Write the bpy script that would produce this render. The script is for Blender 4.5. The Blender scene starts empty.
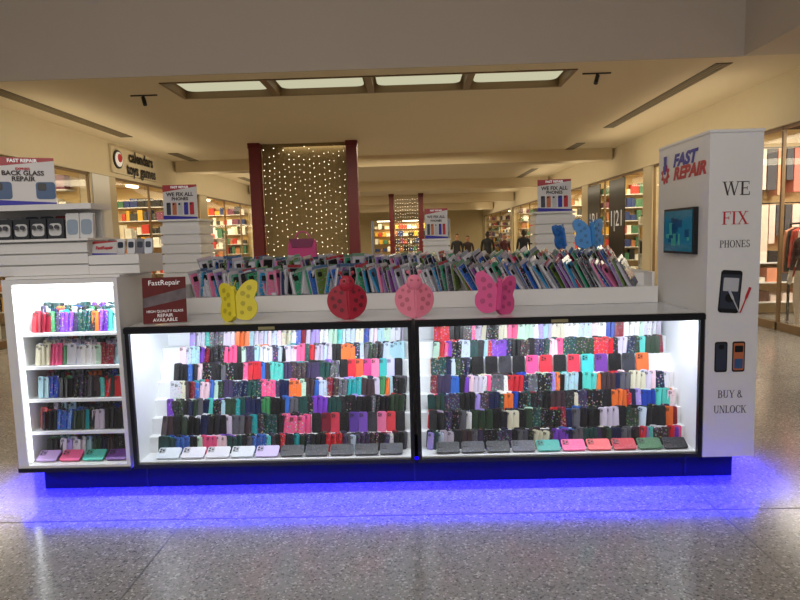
import bpy, math, random
from mathutils import Matrix, Vector, Euler
random.seed(7)
sc = bpy.context.scene
try:
    sc.view_settings.view_transform = 'Standard'
except Exception:
    pass

def lin(r, g, b, a=1.0):
    def f(c):
        c = c/255.0
        return c/12.92 if c <= 0.04045 else ((c+0.055)/1.055)**2.4
    return (f(r), f(g), f(b), a)

# ------------------------------------------------------------ materials
def nt(name):
    m = bpy.data.materials.new(name); m.use_nodes = True
    return m, m.node_tree.nodes, m.node_tree.links

def pmat(name, col, rough=0.5, metal=0.0, noise=0.06, nscale=6.0, spec=0.5, emis=None, es=0.0, alpha=1.0):
    m, n, l = nt(name)
    b = n['Principled BSDF']
    b.inputs['Roughness'].default_value = rough
    b.inputs['Metallic'].default_value = metal
    b.inputs['Specular IOR Level'].default_value = spec
    tc = n.new('ShaderNodeTexCoord'); nz = n.new('ShaderNodeTexNoise')
    nz.inputs['Scale'].default_value = nscale
    l.new(tc.outputs['Object'], nz.inputs['Vector'])
    mr = n.new('ShaderNodeMapRange')
    mr.inputs['To Min'].default_value = 1-noise; mr.inputs['To Max'].default_value = 1+noise
    l.new(nz.outputs['Fac'], mr.inputs['Value'])
    mx = n.new('ShaderNodeVectorMath'); mx.operation = 'SCALE'
    mx.inputs[0].default_value = col[:3]
    l.new(mr.outputs['Result'], mx.inputs['Scale'])
    l.new(mx.outputs['Vector'], b.inputs['Base Color'])
    if emis:
        b.inputs['Emission Color'].default_value = emis
        b.inputs['Emission Strength'].default_value = es
    return m

def vmat(name, rough=0.35, emit=0.0, pattern=False):
    m, n, l = nt(name)
    b = n['Principled BSDF']
    b.inputs['Roughness'].default_value = rough
    a = n.new('ShaderNodeVertexColor'); a.layer_name = 'Col'
    out = a.outputs['Color']
    if pattern:
        tc = n.new('ShaderNodeTexCoord')
        v = n.new('ShaderNodeTexVoronoi'); v.inputs['Scale'].default_value = 68
        l.new(tc.outputs['Object'], v.inputs['Vector'])
        th = n.new('ShaderNodeMath'); th.operation = 'LESS_THAN'; th.inputs[1].default_value = 0.34
        l.new(v.outputs['Distance'], th.inputs[0])
        inv = n.new('ShaderNodeMath'); inv.operation = 'SUBTRACT'; inv.inputs[0].default_value = 1.0
        l.new(a.outputs['Alpha'], inv.inputs[1])
        mu = n.new('ShaderNodeMath'); mu.operation = 'MULTIPLY'
        l.new(th.outputs[0], mu.inputs[0]); l.new(inv.outputs[0], mu.inputs[1])
        hs = n.new('ShaderNodeHueSaturation'); hs.inputs['Saturation'].default_value = 0.85; hs.inputs['Value'].default_value = 0.7
        l.new(v.outputs['Color'], hs.inputs['Color'])
        mix = n.new('ShaderNodeMixRGB')
        l.new(mu.outputs[0], mix.inputs['Fac']); l.new(out, mix.inputs['Color1'])
        l.new(hs.outputs['Color'], mix.inputs['Color2'])
        out = mix.outputs['Color']
    l.new(out, b.inputs['Base Color'])
    if emit > 0:
        l.new(out, b.inputs['Emission Color']); b.inputs['Emission Strength'].default_value = emit
    return m

def emat(name, col, s):
    if name in bpy.data.materials: return bpy.data.materials[name]
    m, n, l = nt(name)
    n.remove(n['Principled BSDF'])
    e = n.new('ShaderNodeEmission'); e.inputs['Color'].default_value = col; e.inputs['Strength'].default_value = s
    l.new(e.outputs[0], n['Material Output'].inputs['Surface'])
    return m

def glassmat(name, refl=0.06, tint=(1, 1, 1, 1)):
    m, n, l = nt(name)
    n.remove(n['Principled BSDF'])
    t = n.new('ShaderNodeBsdfTransparent'); t.inputs['Color'].default_value = tint
    g = n.new('ShaderNodeBsdfGlossy'); g.inputs['Roughness'].default_value = 0.02
    mx = n.new('ShaderNodeMixShader'); mx.inputs[0].default_value = refl
    l.new(t.outputs[0], mx.inputs[1]); l.new(g.outputs[0], mx.inputs[2])
    l.new(mx.outputs[0], n['Material Output'].inputs['Surface'])
    return m

def floormat():
    m, n, l = nt('terrazzo')
    b = n['Principled BSDF']
    b.inputs['Roughness'].default_value = 0.17
    tc = n.new('ShaderNodeTexCoord')
    v1 = n.new('ShaderNodeTexVoronoi'); v1.inputs['Scale'].default_value = 105
    v2 = n.new('ShaderNodeTexVoronoi'); v2.inputs['Scale'].default_value = 42
    big = n.new('ShaderNodeTexNoise'); big.inputs['Scale'].default_value = 1.3
    for x in (v1, v2, big): l.new(tc.outputs['Object'], x.inputs['Vector'])
    s1 = n.new('ShaderNodeSeparateColor'); l.new(v1.outputs['Color'], s1.inputs[0])
    r1 = n.new('ShaderNodeValToRGB')
    r1.color_ramp.interpolation = 'CONSTANT'
    els = r1.color_ramp.elements
    els[0].position = 0; els[0].color = lin(108, 106, 106)
    els[1].position = 0.15; els[1].color = lin(138, 135, 133)
    e = els.new(0.6); e.color = lin(148, 145, 143)
    e = els.new(0.92); e.color = lin(186, 182, 178)
    l.new(s1.outputs[0], r1.inputs[0])
    s2 = n.new('ShaderNodeSeparateColor'); l.new(v2.outputs['Color'], s2.inputs[0])
    g2 = n.new('ShaderNodeMath'); g2.operation = 'GREATER_THAN'; g2.inputs[1].default_value = 0.90
    l.new(s2.outputs[1], g2.inputs[0])
    d2 = n.new('ShaderNodeMath'); d2.operation = 'LESS_THAN'; d2.inputs[1].default_value = 0.26
    l.new(v2.outputs['Distance'], d2.inputs[0])
    m2 = n.new('ShaderNodeMath'); m2.operation = 'MULTIPLY'
    l.new(g2.outputs[0], m2.inputs[0]); l.new(d2.outputs[0], m2.inputs[1])
    mx = n.new('ShaderNodeMixRGB'); mx.inputs['Color2'].default_value = lin(82, 78, 78)
    l.new(m2.outputs[0], mx.inputs['Fac']); l.new(r1.outputs[0], mx.inputs['Color1'])
    mr = n.new('ShaderNodeMapRange'); mr.inputs['To Min'].default_value = 0.85; mr.inputs['To Max'].default_value = 1.1
    l.new(big.outputs['Fac'], mr.inputs['Value'])
    sc_ = n.new('ShaderNodeVectorMath'); sc_.operation = 'SCALE'
    l.new(mx.outputs[0], sc_.inputs[0]); l.new(mr.outputs[0], sc_.inputs['Scale'])
    l.new(sc_.outputs[0], b.inputs['Base Color'])
    return m

WHITE = pmat('white_laminate', lin(230, 229, 227), 0.35, noise=0.02)
WHITE2 = pmat('white_panel_inner', lin(235, 238, 240), 0.5, noise=0.01)
BLACK = pmat('black_frame', lin(24, 24, 27), 0.3, noise=0.1)
BASE = pmat('dark_plinth', lin(22, 22, 30), 0.5, spec=.25)
GLASS = glassmat('cabinet_glass', 0.05)
GLASSW = glassmat('store_glass', 0.06, (0.96, 0.96, 0.94, 1))
GREYTOP = pmat('counter_top', lin(206, 208, 212), 0.15)
CASE = vmat('phone_case_plastic', 0.35, pattern=True)
PACK = vmat('packaging', 0.18, pattern=True)
MERCH = vmat('merchandise', 0.6)
PAINT = pmat('bulkhead_paint', lin(190, 179, 166), 0.8, noise=0.02, nscale=0.7)
CEIL = pmat('ceiling_paint', lin(214, 198, 168), 0.85, noise=0.03, nscale=0.5)
FASC = pmat('fascia_paint', lin(212, 198, 168), 0.7, noise=0.03)
WALLM = pmat('mall_wall', lin(190, 175, 140), 0.7)
VENT = pmat('vent_dark', lin(104, 92, 68), 0.6)
VBL = pmat('vent_blade', lin(140, 124, 94), .5)
BRONZE = pmat('bronze_trim', lin(130, 104, 72), 0.5)
RED = pmat('dark_red_paint', lin(98, 16, 24), 0.45)
STORE = pmat('store_wall', lin(215, 188, 138), 0.8, noise=0.08, nscale=2)
DKCEIL = pmat('shop_dark_ceiling', lin(70, 60, 50), 0.9)
TXT_DK = pmat('text_dark', lin(60, 50, 52), 0.6)
TXT_RED = pmat('text_red', lin(190, 35, 50), 0.5)
TXT_BLUE = pmat('text_blue', lin(45, 40, 160), 0.5)
TXT_W = pmat('text_white', lin(240, 240, 240), 0.5, emis=(1, 1, 1, 1), es=0.15)
SKYL = emat('light_panel', lin(235, 232, 195), 0.68)
LAMPM = emat('shop_lamp', (1, .88, .62, 1), 9)
LEDW = emat('led_white', (.92, .97, 1, 1), 6)

# ------------------------------------------------------------ mesh builder
class MB:
    def __init__(s): s.v = []; s.f = []; s.m = []; s.c = []; s.mats = []
    def mi(s, mat):
        if mat not in s.mats: s.mats.append(mat)
        return s.mats.index(mat)
    def box(s, x0, x1, y0, y1, z0, z1, mat, col=(1, 1, 1, 1), M=None):
        b = len(s.v); P = [(x0,y0,z0),(x1,y0,z0),(x1,y1,z0),(x0,y1,z0),(x0,y0,z1),(x1,y0,z1),(x1,y1,z1),(x0,y1,z1)]
        if M is not None: P = [tuple(M @ Vector(p)) for p in P]
        s.v += P; s.c += [col]*8
        k = s.mi(mat)
        for q in ((0,3,2,1),(4,5,6,7),(0,1,5,4),(1,2,6,5),(2,3,7,6),(3,0,4,7)):
            s.f.append(tuple(b+i for i in q)); s.m.append(k)
    def prism(s, out, y0, y1, M, mat, col=(1, 1, 1, 1)):
        b = len(s.v); n = len(out)
        for y in (y0, y1):
            for (x, z) in out:
                s.v.append(tuple(M @ Vector((x, y, z)))); s.c.append(col)
        k = s.mi(mat)
        s.f.append(tuple(b+i for i in range(n))); s.m.append(k)
        s.f.append(tuple(b+n+i for i in reversed(range(n)))); s.m.append(k)
        for i in range(n):
            j = (i+1) % n
            s.f.append((b+i, b+n+i, b+n+j, b+j)); s.m.append(k)
    def ball(s, c, r, mat, col=(1, 1, 1, 1), M=None, sy=1.0, seg=8, ring=5):
        b = len(s.v); k = s.mi(mat)
        for i in range(ring+1):
            th = math.pi*i/ring
            for j in range(seg):
                ph = 2*math.pi*j/seg
                p = Vector((c[0]+r*math.sin(th)*math.cos(ph), c[1]+sy*r*math.sin(th)*math.sin(ph), c[2]+r*math.cos(th)))
                if M is not None: p = M @ p
                s.v.append(tuple(p)); s.c.append(col)
        for i in range(ring):
            for j in range(seg):
                j2 = (j+1) % seg
                s.f.append((b+i*seg+j, b+(i+1)*seg+j, b+(i+1)*seg+j2, b+i*seg+j2)); s.m.append(k)
    def build(s, name, parent=None, smooth=False):
        me = bpy.data.meshes.new(name); me.from_pydata(s.v, [], s.f)
        for m in s.mats: me.materials.append(m)
        me.polygons.foreach_set('material_index', s.m)
        ca = me.color_attributes.new('Col', 'FLOAT_COLOR', 'POINT')
        flat = [x for c in s.c for x in c]
        ca.data.foreach_set('color', flat)
        if smooth: me.polygons.foreach_set('use_smooth', [True]*len(s.f))
        me.update()
        o = bpy.data.objects.new(name, me); sc.collection.objects.link(o)
        if parent: o.parent = parent
        return o

def empty(name, loc=(0, 0, 0)):
    o = bpy.data.objects.new(name, None); sc.collection.objects.link(o); o.empty_display_size = 0.1
    return o

def T(x, y, z, rx=0, ry=0, rz=0):
    return Matrix.Translation((x, y, z)) @ Euler((math.radians(rx), math.radians(ry), math.radians(rz)), 'XYZ').to_matrix().to_4x4()

def frame(o, xd, up):
    xd = Vector(xd).normalized(); up = Vector(up).normalized(); zd = xd.cross(up)
    m = Matrix.Identity(4)
    for i in range(3):
        m[i][0] = xd[i]; m[i][1] = up[i]; m[i][2] = zd[i]; m[i][3] = o[i]
    return m

def text(body, size, M, mat, parent=None, name='lettering', align='CENTER', sx=1.0, bold=0.0, shear=0.0):
    cu = bpy.data.curves.new(name, 'FONT'); cu.body = body; cu.size = size
    cu.align_x = align; cu.align_y = 'CENTER'; cu.extrude = 0.0008; cu.offset = bold
    cu.resolution_u = 3; cu.shear = shear
    cu.materials.append(mat)
    o = bpy.data.objects.new(name, cu); sc.collection.objects.link(o)
    o.matrix_world = M @ Matrix.Diagonal((sx, 1, 1, 1))
    if parent: o.parent = parent
    return o

def rrect(w, h, r, n=3, z0=0.0):
    pts = []
    for cx, cz, a0 in ((w/2-r, z0+r, -90), (w/2-r, z0+h-r, 0), (-w/2+r, z0+h-r, 90), (-w/2+r, z0+r, 180)):
        for i in range(n+1):
            a = math.radians(a0+90*i/n)
            pts.append((cx+r*math.cos(a), cz+r*math.sin(a)))
    return pts
def disc(cx, cz, r, n=8):
    return [(cx+r*math.cos(2*math.pi*i/n), cz+r*math.sin(2*math.pi*i/n)) for i in range(n)]

# serif capitals built from strokes (unit height 1)
def serif_glyph(ch):
    tk, tn, sf = .15, .06, .045
    P = []
    def stem(x, w=tk, z0=0, z1=1): P.append([(x, z0), (x+w, z0), (x+w, z1), (x, z1)])
    def ser(x0, x1, z): P.append([(x0, z), (x1, z), (x1, z+sf), (x0, z+sf)])
    def diag(x0, z0, x1, z1, w): P.append([(x0, z0), (x0+w, z0), (x1+w, z1), (x1, z1)])
    def arc(cx, cz, rx, rz, a0, a1, tv, th_, n=14):
        for i in range(n):
            u0, u1 = math.radians(a0+(a1-a0)*i/n), math.radians(a0+(a1-a0)*(i+1)/n)
            def pt(u, inner): return (cx+(rx-(tv if inner else 0))*math.cos(u), cz+(rz-(th_ if inner else 0))*math.sin(u))
            P.append([pt(u0, 1), pt(u0, 0), pt(u1, 0), pt(u1, 1)])
    if ch == 'W':
        diag(.36, 0, .08, 1, tk*.9); diag(.36, 0, .62, 1, tn); diag(.86, 0, .58, 1, tk*.9); diag(.88, 0, 1.18, 1, tn)
        ser(0, .34, 1-sf); ser(.5, .82, 1-sf); ser(1.08, 1.34, 1-sf); return P, 1.36
    if ch in 'EF':
        stem(.1); P.append([(.1, .94), (.68, .94), (.68, 1), (.1, 1)]); P.append([(.65, .78), (.69, .78), (.69, 1), (.65, 1)])
        P.append([(.2, .48), (.54, .48), (.54, .54), (.2, .54)]); P.append([(.52, .38), (.56, .38), (.56, .64), (.52, .64)])
        ser(.0, .36, 0); ser(0, .2, 1-sf)
        if ch == 'E': P.append([(.1, 0), (.72, 0), (.72, .06), (.1, .06)]); P.append([(.69, 0), (.74, 0), (.74, .25), (.70, .25)])
        return P, .82 if ch == 'E' else .76
    if ch == 'I': stem(.12); ser(0, .39, 0); ser(0, .39, 1-sf); return P, .45
    if ch == 'X':
        diag(.68, 0, .08, 1, tk*1.1); diag(.1, 0, .68, 1, tn); ser(0, .3, 0); ser(.56, .94, 0); ser(0, .34, 1-sf); ser(.58, .88, 1-sf); return P, .98
    if ch in 'PB':
        stem(.1); ser(0, .36 if ch == 'P' else .2, 0); ser(0, .2, 1-sf)
        arc(.36, .74, .30, .26, -90, 90, tk*.9, .055); P.append([(.2, .945), (.37, .945), (.37, 1), (.2, 1)]); P.append([(.2, .48), (.37, .48), (.37, .535), (.2, .535)])
        if ch == 'B': arc(.38, .265, .34, .265, -90, 90, tk*.9, .055); P.append([(.1, 0), (.39, 0), (.39, .055), (.1, .055)]); return P, .84
        return P, .76
    if ch in 'HN':
        if ch == 'H':
            stem(.1); stem(.62); P.append([(.2, .48), (.65, .48), (.65, .54), (.2, .54)])
            ser(0, .35, 0); ser(.52, .87, 0); ser(0, .35, 1-sf); ser(.52, .87, 1-sf); return P, .94
        stem(.12, tn); stem(.74, tn); diag(.68, 0, .1, 1, tk); ser(0, .3, 0); ser(.62, .92, 1-sf); ser(0, .24, 1-sf); return P, .98
    if ch == 'O': arc(.46, .5, .44, .52, 0, 360, tk, .05, 24); return P, .98
    if ch == 'S':
        arc(.34, .75, .27, .27, 20, 270, tk*.8, .06); arc(.34, .26, .29, .28, -180, 90, tk*.8, .06)
        return P, .72
    if ch == 'U':
        stem(.1, tk, .3); stem(.7, tn, .3); arc(.43, .32, .33, .34, 180, 360, tk*.8, .06); ser(0, .35, 1-sf); ser(.6, .86, 1-sf); return P, .94
    if ch == 'Y': stem(.38, tk, 0, .5); diag(.38, .45, .06, 1, tk); diag(.46, .45, .74, 1, tn); ser(.28, .63, 0); ser(0, .3, 1-sf); ser(.64, .9, 1-sf); return P, .92
    if ch == 'L': stem(.1); ser(0, .36, 0); ser(0, .35, 1-sf); P.append([(.1, 0), (.66, 0), (.66, .06), (.1, .06)]); P.append([(.64, 0), (.69, 0), (.69, .26), (.65, .26)]); return P, .76
    if ch == 'C': arc(.46, .5, .44, .52, 40, 320, tk, .05, 20); P.append([(.76, .72), (.8, .72), (.8, 1), (.76, 1)]); return P, .9
    if ch == 'K': stem(.1); diag(.22, .42, .66, 1, tn); diag(.66, 0, .32, .58, tk); ser(0, .35, 0); ser(.58, .94, 0); ser(0, .35, 1-sf); ser(.56, .86, 1-sf); return P, .96
    if ch == '&': arc(.36, .76, .2, .24, 0, 360, .1, .05, 16); arc(.34, .28, .3, .3, 60, 350, .13, .05, 16); diag(.72, 0, .22, .7, tk*.8); return P, 1.0
    return P, .38
def serif_text(mb, body, h, cx, y, zbase, mat, sx=1.0):
    tot = sum(serif_glyph(c)[1] for c in body)*h*sx
    x = cx-tot/2
    for c in body:
        P, adv = serif_glyph(c)
        for i, poly in enumerate(P):
            mb.prism([(x+px*h*sx, zbase+pz*h) for px, pz in poly], y-.0012-.00004*i, y, Matrix.Identity(4), mat)
        x += adv*h*sx

def area(name, loc, size, sizey, power, col, spread=None, rot=None):
    L = bpy.data.lights.new(name, 'AREA'); L.shape = 'RECTANGLE'; L.size = size; L.size_y = sizey
    L.energy = power; L.color = col[:3]
    if spread: L.spread = math.radians(spread)
    o = bpy.data.objects.new(name, L); sc.collection.objects.link(o); o.location = loc
    if rot is not None: o.rotation_euler = [math.radians(a) for a in rot]
    return o

# ------------------------------------------------------------ camera
CAMZ = 1.56
pitch = math.radians(5.9); yaw = math.radians(1.2); r = 0.028
F = Vector((-math.sin(yaw)*math.cos(pitch), math.cos(yaw)*math.cos(pitch), -math.sin(pitch)))
R0 = Vector((math.cos(yaw), math.sin(yaw), 0)); U0 = R0.cross(F)
R = (R0 - r*U0).normalized(); U = (U0 + r*R0).normalized()
cam = bpy.data.cameras.new('camera'); cam.lens = 27; cam.sensor_width = 36; cam.clip_end = 200
co = bpy.data.objects.new('camera', cam); sc.collection.objects.link(co)
mw = Matrix.Identity(4)
for i in range(3):
    mw[i][0] = R[i]; mw[i][1] = U[i]; mw[i][2] = -F[i]
mw[0][3], mw[1][3], mw[2][3] = 0, 0, CAMZ
co.matrix_world = mw; sc.camera = co

# ------------------------------------------------------------ room shell
XL, XR, CZ, YH, YE = -6.4, 5.5, 3.8, 8.2, 46.0
b = MB(); b.box(-11, 11, -5, YE+3.5, -0.1, 0, floormat()); b.build('floor')
JM = pmat('joint_strip', lin(90, 87, 86), 0.3)
b = MB()
for x in (-7.33, -4.33, -1.33, 1.67, 4.67): b.box(x-.004, x+.004, -5, YE, 0.0, 0.0012, JM)
for y in (0.25, 3.25, 6.25, 9.25, 12.25, 15.25, 18.25, 24.25): b.box(XL, XR, y-.004, y+.004, 0.0, 0.0012, JM)
b.build('trim_floor_joints')

sx0, sx1, sy0, sy1 = -3.45, 2.35, 8.55, 9.5
b = MB()
b.box(-9.5, 9.5, YH, sy0, CZ, CZ+.15, CEIL)
b.box(-9.5, sx0, sy0, sy1, CZ, CZ+.15, CEIL); b.box(sx1, 9.5, sy0, sy1, CZ, CZ+.15, CEIL)
b.box(-9.5, 9.5, sy1, YE+.2, CZ, CZ+.15, CEIL)
b.build('ceiling')
b = MB()
b.box(-7.5, 4.4, YH-.02, YH, CZ-.01, 6.5, PAINT)
b.box(4.4, 4.5, -5, YH, CZ-.005, 6.5, PAINT)
b.box(4.5, 9.5, -5, YH, CZ, CZ+.1, PAINT)
b.box(-7.6, -7.5, -5, YH, CZ, 6.5, PAINT)
b.box(-9.5, -7.6, -5, YH, CZ, CZ+.1, PAINT)
b.build('ceiling_bulkhead')
b = MB(); b.box(-7.6, 4.5, -5, YH+.12, 6.5, 6.6, PAINT); b.build('ceiling_atrium')

# recessed light coffer
b = MB()
b.box(sx0, sx1, sy0, sy0+.03, CZ-.015, 4.2, BRONZE); b.box(sx0, sx1, sy1-.05, sy1, CZ-.015, 4.2, BRONZE)
b.box(sx0, sx0+.05, sy0+.03, sy1-.05, CZ-.015, 4.2, BRONZE); b.box(sx1-.05, sx1, sy0+.03, sy1-.05, CZ-.015, 4.2, BRONZE)
w = (sx1-sx0)/4
for i in range(1, 4): b.box(sx0+w*i-.05, sx0+w*i+.05, sy0+.03, sy1-.05, CZ-.015, 4.2, BRONZE)
b.box(sx0, sx1, sy0, sy1, 4.2, 4.22, BRONZE)
for i in range(4):
    M = T(sx0+w*(i+.5), (sy0+sy1)/2+.1, 3.9)
    b.prism([(x, z) for x, z in rrect(w-.2, .62, .12, 3, -.31)], 0, .02, M @ Matrix.Rotation(math.radians(-90), 4, 'X'), SKYL)
b.build('ceiling_light_coffer')

# vents + cross beams
b = MB()
for (y0, y1) in ((8.4, 12.6), (15, 18), (21, 25)): b.box(-5.95, -5.7, y0, y1, CZ-.012, CZ+.01, VENT)
for (y0, y1) in ((8.5, 13.3), (15.4, 18.4), (21, 25)): b.box(4.2, 4.42, y0, y1, CZ-.012, CZ+.01, VENT)
for k in range(3):
    for x in (-5.9, 4.25): b.box(x+.06*k, x+.06*k+.015, 8.5, 12.5, CZ-.02, CZ-.012, VBL)
b.build('ceiling_vent')
b = MB()
for y, zz in ((16.5, 3.5), (24, 3.42), (32, 3.35), (40, 3.3)):
    b.box(XL+.05, XR-.05, y, y+.6, zz, CZ, CEIL)
b.build('ceiling_beam')

def spot(x, y, ang):
    e = empty('track_spotlight')
    b = MB()
    b.box(x-.2, x+.2, y-.010, y+.010, CZ-.018, CZ, BLACK)
    b.box(x-.01, x+.01, y-.01, y+.01, CZ-.07, CZ-.018, BLACK)
    b.prism(disc(0, 0, .03, 12), -.07, .07, T(x, y, CZ-.09) @ Euler((math.radians(60), 0, math.radians(ang))).to_matrix().to_4x4(), BLACK)
    b.build('lamp_head', e)
spot(-3.95, 9.2, 40); spot(2.68, 8.8, -40)

# ------------------------------------------------------------ shop fronts
pal_m = [(200,60,50),(40,60,120),(230,220,200),(60,60,60),(220,170,60),(120,60,90),(70,120,90),(240,240,235),(180,120,80),(30,30,35)]
pal_c = [(190,70,60),(220,200,190),(60,60,70),(240,235,225),(200,110,100),(90,60,50),(225,150,120),(35,30,32)]
def storefront(name, side, y0, y1, jamb=0.35, kind='shelf', lightp=60, lcol=(1, .84, .55), top=3.05, mull=3):
    X = XL if side < 0 else XR
    s = side
    def bx(b, a0, a1, *rest, **k):
        xa, xb = X+s*a0, X+s*a1
        b.box(min(xa, xb), max(xa, xb), *rest, **k)
    b = MB()
    bx(b, .02, .25, y0+.01, y0+jamb, 0, top, FASC)
    bx(b, .02, .25, y1-.05, y1-.01, 0, top, FASC)
    D = 3.0
    cm = DKCEIL if kind == 'clothes' else STORE
    bx(b, D, D+.1, y0, y1, 0, 3.3, STORE)
    bx(b, .26, D, y0+.01, y0+.05, 0, 3.3, STORE); bx(b, .26, D, y1-.05, y1-.01, 0, 3.3, STORE)
    bx(b, .32, D, y0, y1, 3.3, 3.4, cm)
    a0, a1 = y0+jamb, y1-.05
    for i in range(mull+1):
        y = a0+(a1-a0)*i/mull
        bx(b, .05, .10, y-.02, y+.02, 0.001, top, BRONZE)
    bx(b, .05, .10, a0, a1, top-.05, top-.001, BRONZE); bx(b, .05, .10, a0, a1, 0.001, .12, BRONZE)
    bx(b, .07, .075, a0, a1, .12, top-.06, GLASSW)
    for i in range(3):
        y = y0+(y1-y0)*(i+.5)/3
        for q in (.6, 1.6, 2.5):
            if kind == 'clothes':
                for yy in (y-.4, y, y+.4): bx(b, q, q+.1, yy-.05, yy+.05, 3.22, 3.29, LAMPM)
            else: bx(b, q, q+.14, y-.25, y+.25, 3.24, 3.29, LAMPM)
    ye = y1-.06
    if kind == 'clothes':
        for zr in (1.98, 2.95):
            bx(b, .35, 2.55, ye-.24, ye-.22, zr, zr+.02, BLACK)
            q = .38
            while q < 2.45:
                h_ = random.uniform(.55, .85); w_ = random.uniform(.1, .2)
                bx(b, q, q+w_, ye-.34, ye-.08, zr-.01-h_, zr-.02, MERCH, col=lin(*random.choice(pal_c+[(245,235,225), (230,205,190), (235,225,215)]))); q += w_+.02
        for z in (.25, .6, .95):
            bx(b, .35, 2.55, ye-.4, ye, z-.025, z, WHITE)
            q = .4
            while q < 2.35:
                w_ = random.uniform(.12, .25)
                bx(b, q, q+w_, ye-.36, ye-.06, z, z+random.uniform(.08, .26), MERCH, col=lin(*random.choice(pal_c+[(245,235,225), (240,215,190)]))); q += w_+.03
    else:
        for z in (.3, .7, 1.1, 1.5, 1.9, 2.3, 2.7):
            bx(b, .35, 2.55, ye-.3, ye, z-.025, z, WHITE)
            q = .4
            while q < 2.3:
                w_ = random.uniform(.08, .26)
                bx(b, q, q+w_, ye-.26, ye-.06, z, z+random.uniform(.14, .32), MERCH, col=lin(*random.choice(pal_m))); q += w_+.02
    if kind == 'shelf':
        for z in (.4, .85, 1.3, 1.75, 2.2, 2.6):
            bx(b, D-.4, D, y0+.3, y1-.4, z-.03, z, WHITE)
            y = y0+.35
            while y < y1-.7:
                w_ = random.uniform(.08, .3); h_ = random.uniform(.12, .36)
                c = lin(*random.choice(pal_m))
                bx(b, D-.35, D-.1, y, y+w_, z, z+h_, MERCH, col=c); y += w_+random.uniform(.01, .08)
        y = y0+.9
        while y < y1-1.5:
            bx(b, .8, 2.3, y, y+.04, 0.001, 1.95, WHITE)
            for z in (.15, .55, .95, 1.35, 1.75):
                bx(b, .8, 2.3, y-.25, y, z-.02, z, WHITE)
                q = .82
                while q < 2.2:
                    w_ = random.uniform(.06, .2)
                    bx(b, q, q+w_, y-.22, y-.04, z, z+random.uniform(.12, .34), MERCH, col=lin(*random.choice(pal_m))); q += w_+.02
            y += 1.9
    else:
        y = y0+.5
        while y < y1-1.3:
            for q0 in (.55, 1.7):
                bx(b, q0+.22, q0+.25, y, y+1.2, 1.6, 1.63, BLACK); bx(b, q0+.22, q0+.25, y-.03, y, 0.001, 1.63, BLACK); bx(b, q0+.22, q0+.25, y+1.2, y+1.23, 0.001, 1.63, BLACK)
                for k in range(12):
                    c = lin(*random.choice(pal_c))
                    yy = y+.06+.09*k; h_ = random.uniform(.6, .95)
                    zb = 1.56-h_
                    pts = [(q0+.02, zb), (q0+.45, zb), (q0+.42, 1.35), (q0+.40, 1.50), (q0+.27, 1.56), (q0+.2, 1.56), (q0+.07, 1.50), (q0+.05, 1.35)]
                    b.prism([(X+s*a, z) for a, z in pts], yy, yy+.05, Matrix.Identity(4), MERCH, c)
            y += 1.7
        for z in (1.0, 1.5, 1.9, 2.3, 2.7):
            bx(b, D-.4, D, y0+.3, y1-.4, z-.03, z, WHITE)
            y = y0+.4
            while y < y1-.7:
                c = lin(*random.choice(pal_c)); bx(b, D-.3, D-.05, y, y+.22, z, z+random.uniform(.1, .3), MERCH, col=c); y += .27
    o = b.build(name)
    area('shop_light', (X+s*1.5, (y0+y1)/2, 3.2), 2.2, (y1-y0)*.7, lightp, lcol, rot=(0, 0, 0))
    return o

storefront('shop_front', -1, 5.5, 12.2, jamb=.3, lightp=170)
storefront('shop_front', -1, 12.9, 18.5, jamb=.3, lightp=140)
storefront('shop_front', -1, 18.5, 25, jamb=.6, lightp=240)
storefront('shop_front', -1, 25, 33, jamb=.6, lightp=240)
storefront('shop_front', -1, 33, 45.9, jamb=.6, lightp=240)
storefront('shop_front', 1, 5.0, 11.2, jamb=.3, kind='clothes', lightp=320, mull=3, lcol=(1, .90, .72))
storefront('shop_front', 1, 11.2, 14.0, jamb=.4, kind='clothes', lightp=150, mull=2)
storefront('shop_front', 1, 14.0, 19.0, jamb=.5, lightp=150)
storefront('shop_front', 1, 19.0, 25.5, jamb=.6, lightp=240)
storefront('shop_front', 1, 25.5, 33, jamb=.6, lightp=240)
storefront('shop_front', 1, 33, 45.9, jamb=.6, lightp=240)
b = MB()
b.box(XL-.3, XL-.02, 5.0, YE, 3.06, CZ, FASC)
b.box(XL-.3, XL-.005, 12.21, 12.89, 0, 3.06, WHITE)
b.build('trim_left')
b = MB(); b.box(XL-.02, XL+.03, 5.0, YE, 3.04, 3.12, FASC); b.box(XR-.03, XR+.02, 5.0, YE, 3.04, 3.12, FASC); b.build('trim_fascia')
b = MB()
b.box(XR+.02, XR+.3, 5.0, YE, 3.06, CZ, FASC)
b.build('trim_right')
b = MB(); b.box(-9.65, -9.52, 5.0, YE+3.2, 0, CZ, WALLM); b.build('wall_left')
b = MB(); b.box(8.63, 8.76, 5.0, YE+3.2, 0, CZ, WALLM); b.build('wall_right')
b = MB()
b.box(-9.5, -3, YE, YE+.2, 0, CZ, WALLM); b.box(3, 8.6, YE, YE+.2, 0, CZ, WALLM); b.box(-3, 3, YE, YE+.2, 2.9, CZ, WALLM)
b.box(-3, 3, YE+3, YE+3.2, 0, 3, STORE)
for z in (.5, 1.1, 1.7, 2.3):
    x = -2.9
    while x < 2.7:
        w_ = random.uniform(.1, .4); b.box(x, x+w_, YE+2.6, YE+3, z, z+random.uniform(.2, .45), MERCH, col=lin(*random.choice(pal_m))); x += w_+.06
for x in (-2, 0, 2): b.box(x-.6, x+.6, YE+1, YE+1.2, 2.85, 2.9, LAMPM)
b.build('wall_back')
area('shop_light', (0, YE+1.5, 2.8), 5, 2, 220, (1, .8, .45), rot=(0, 0, 0))

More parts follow.
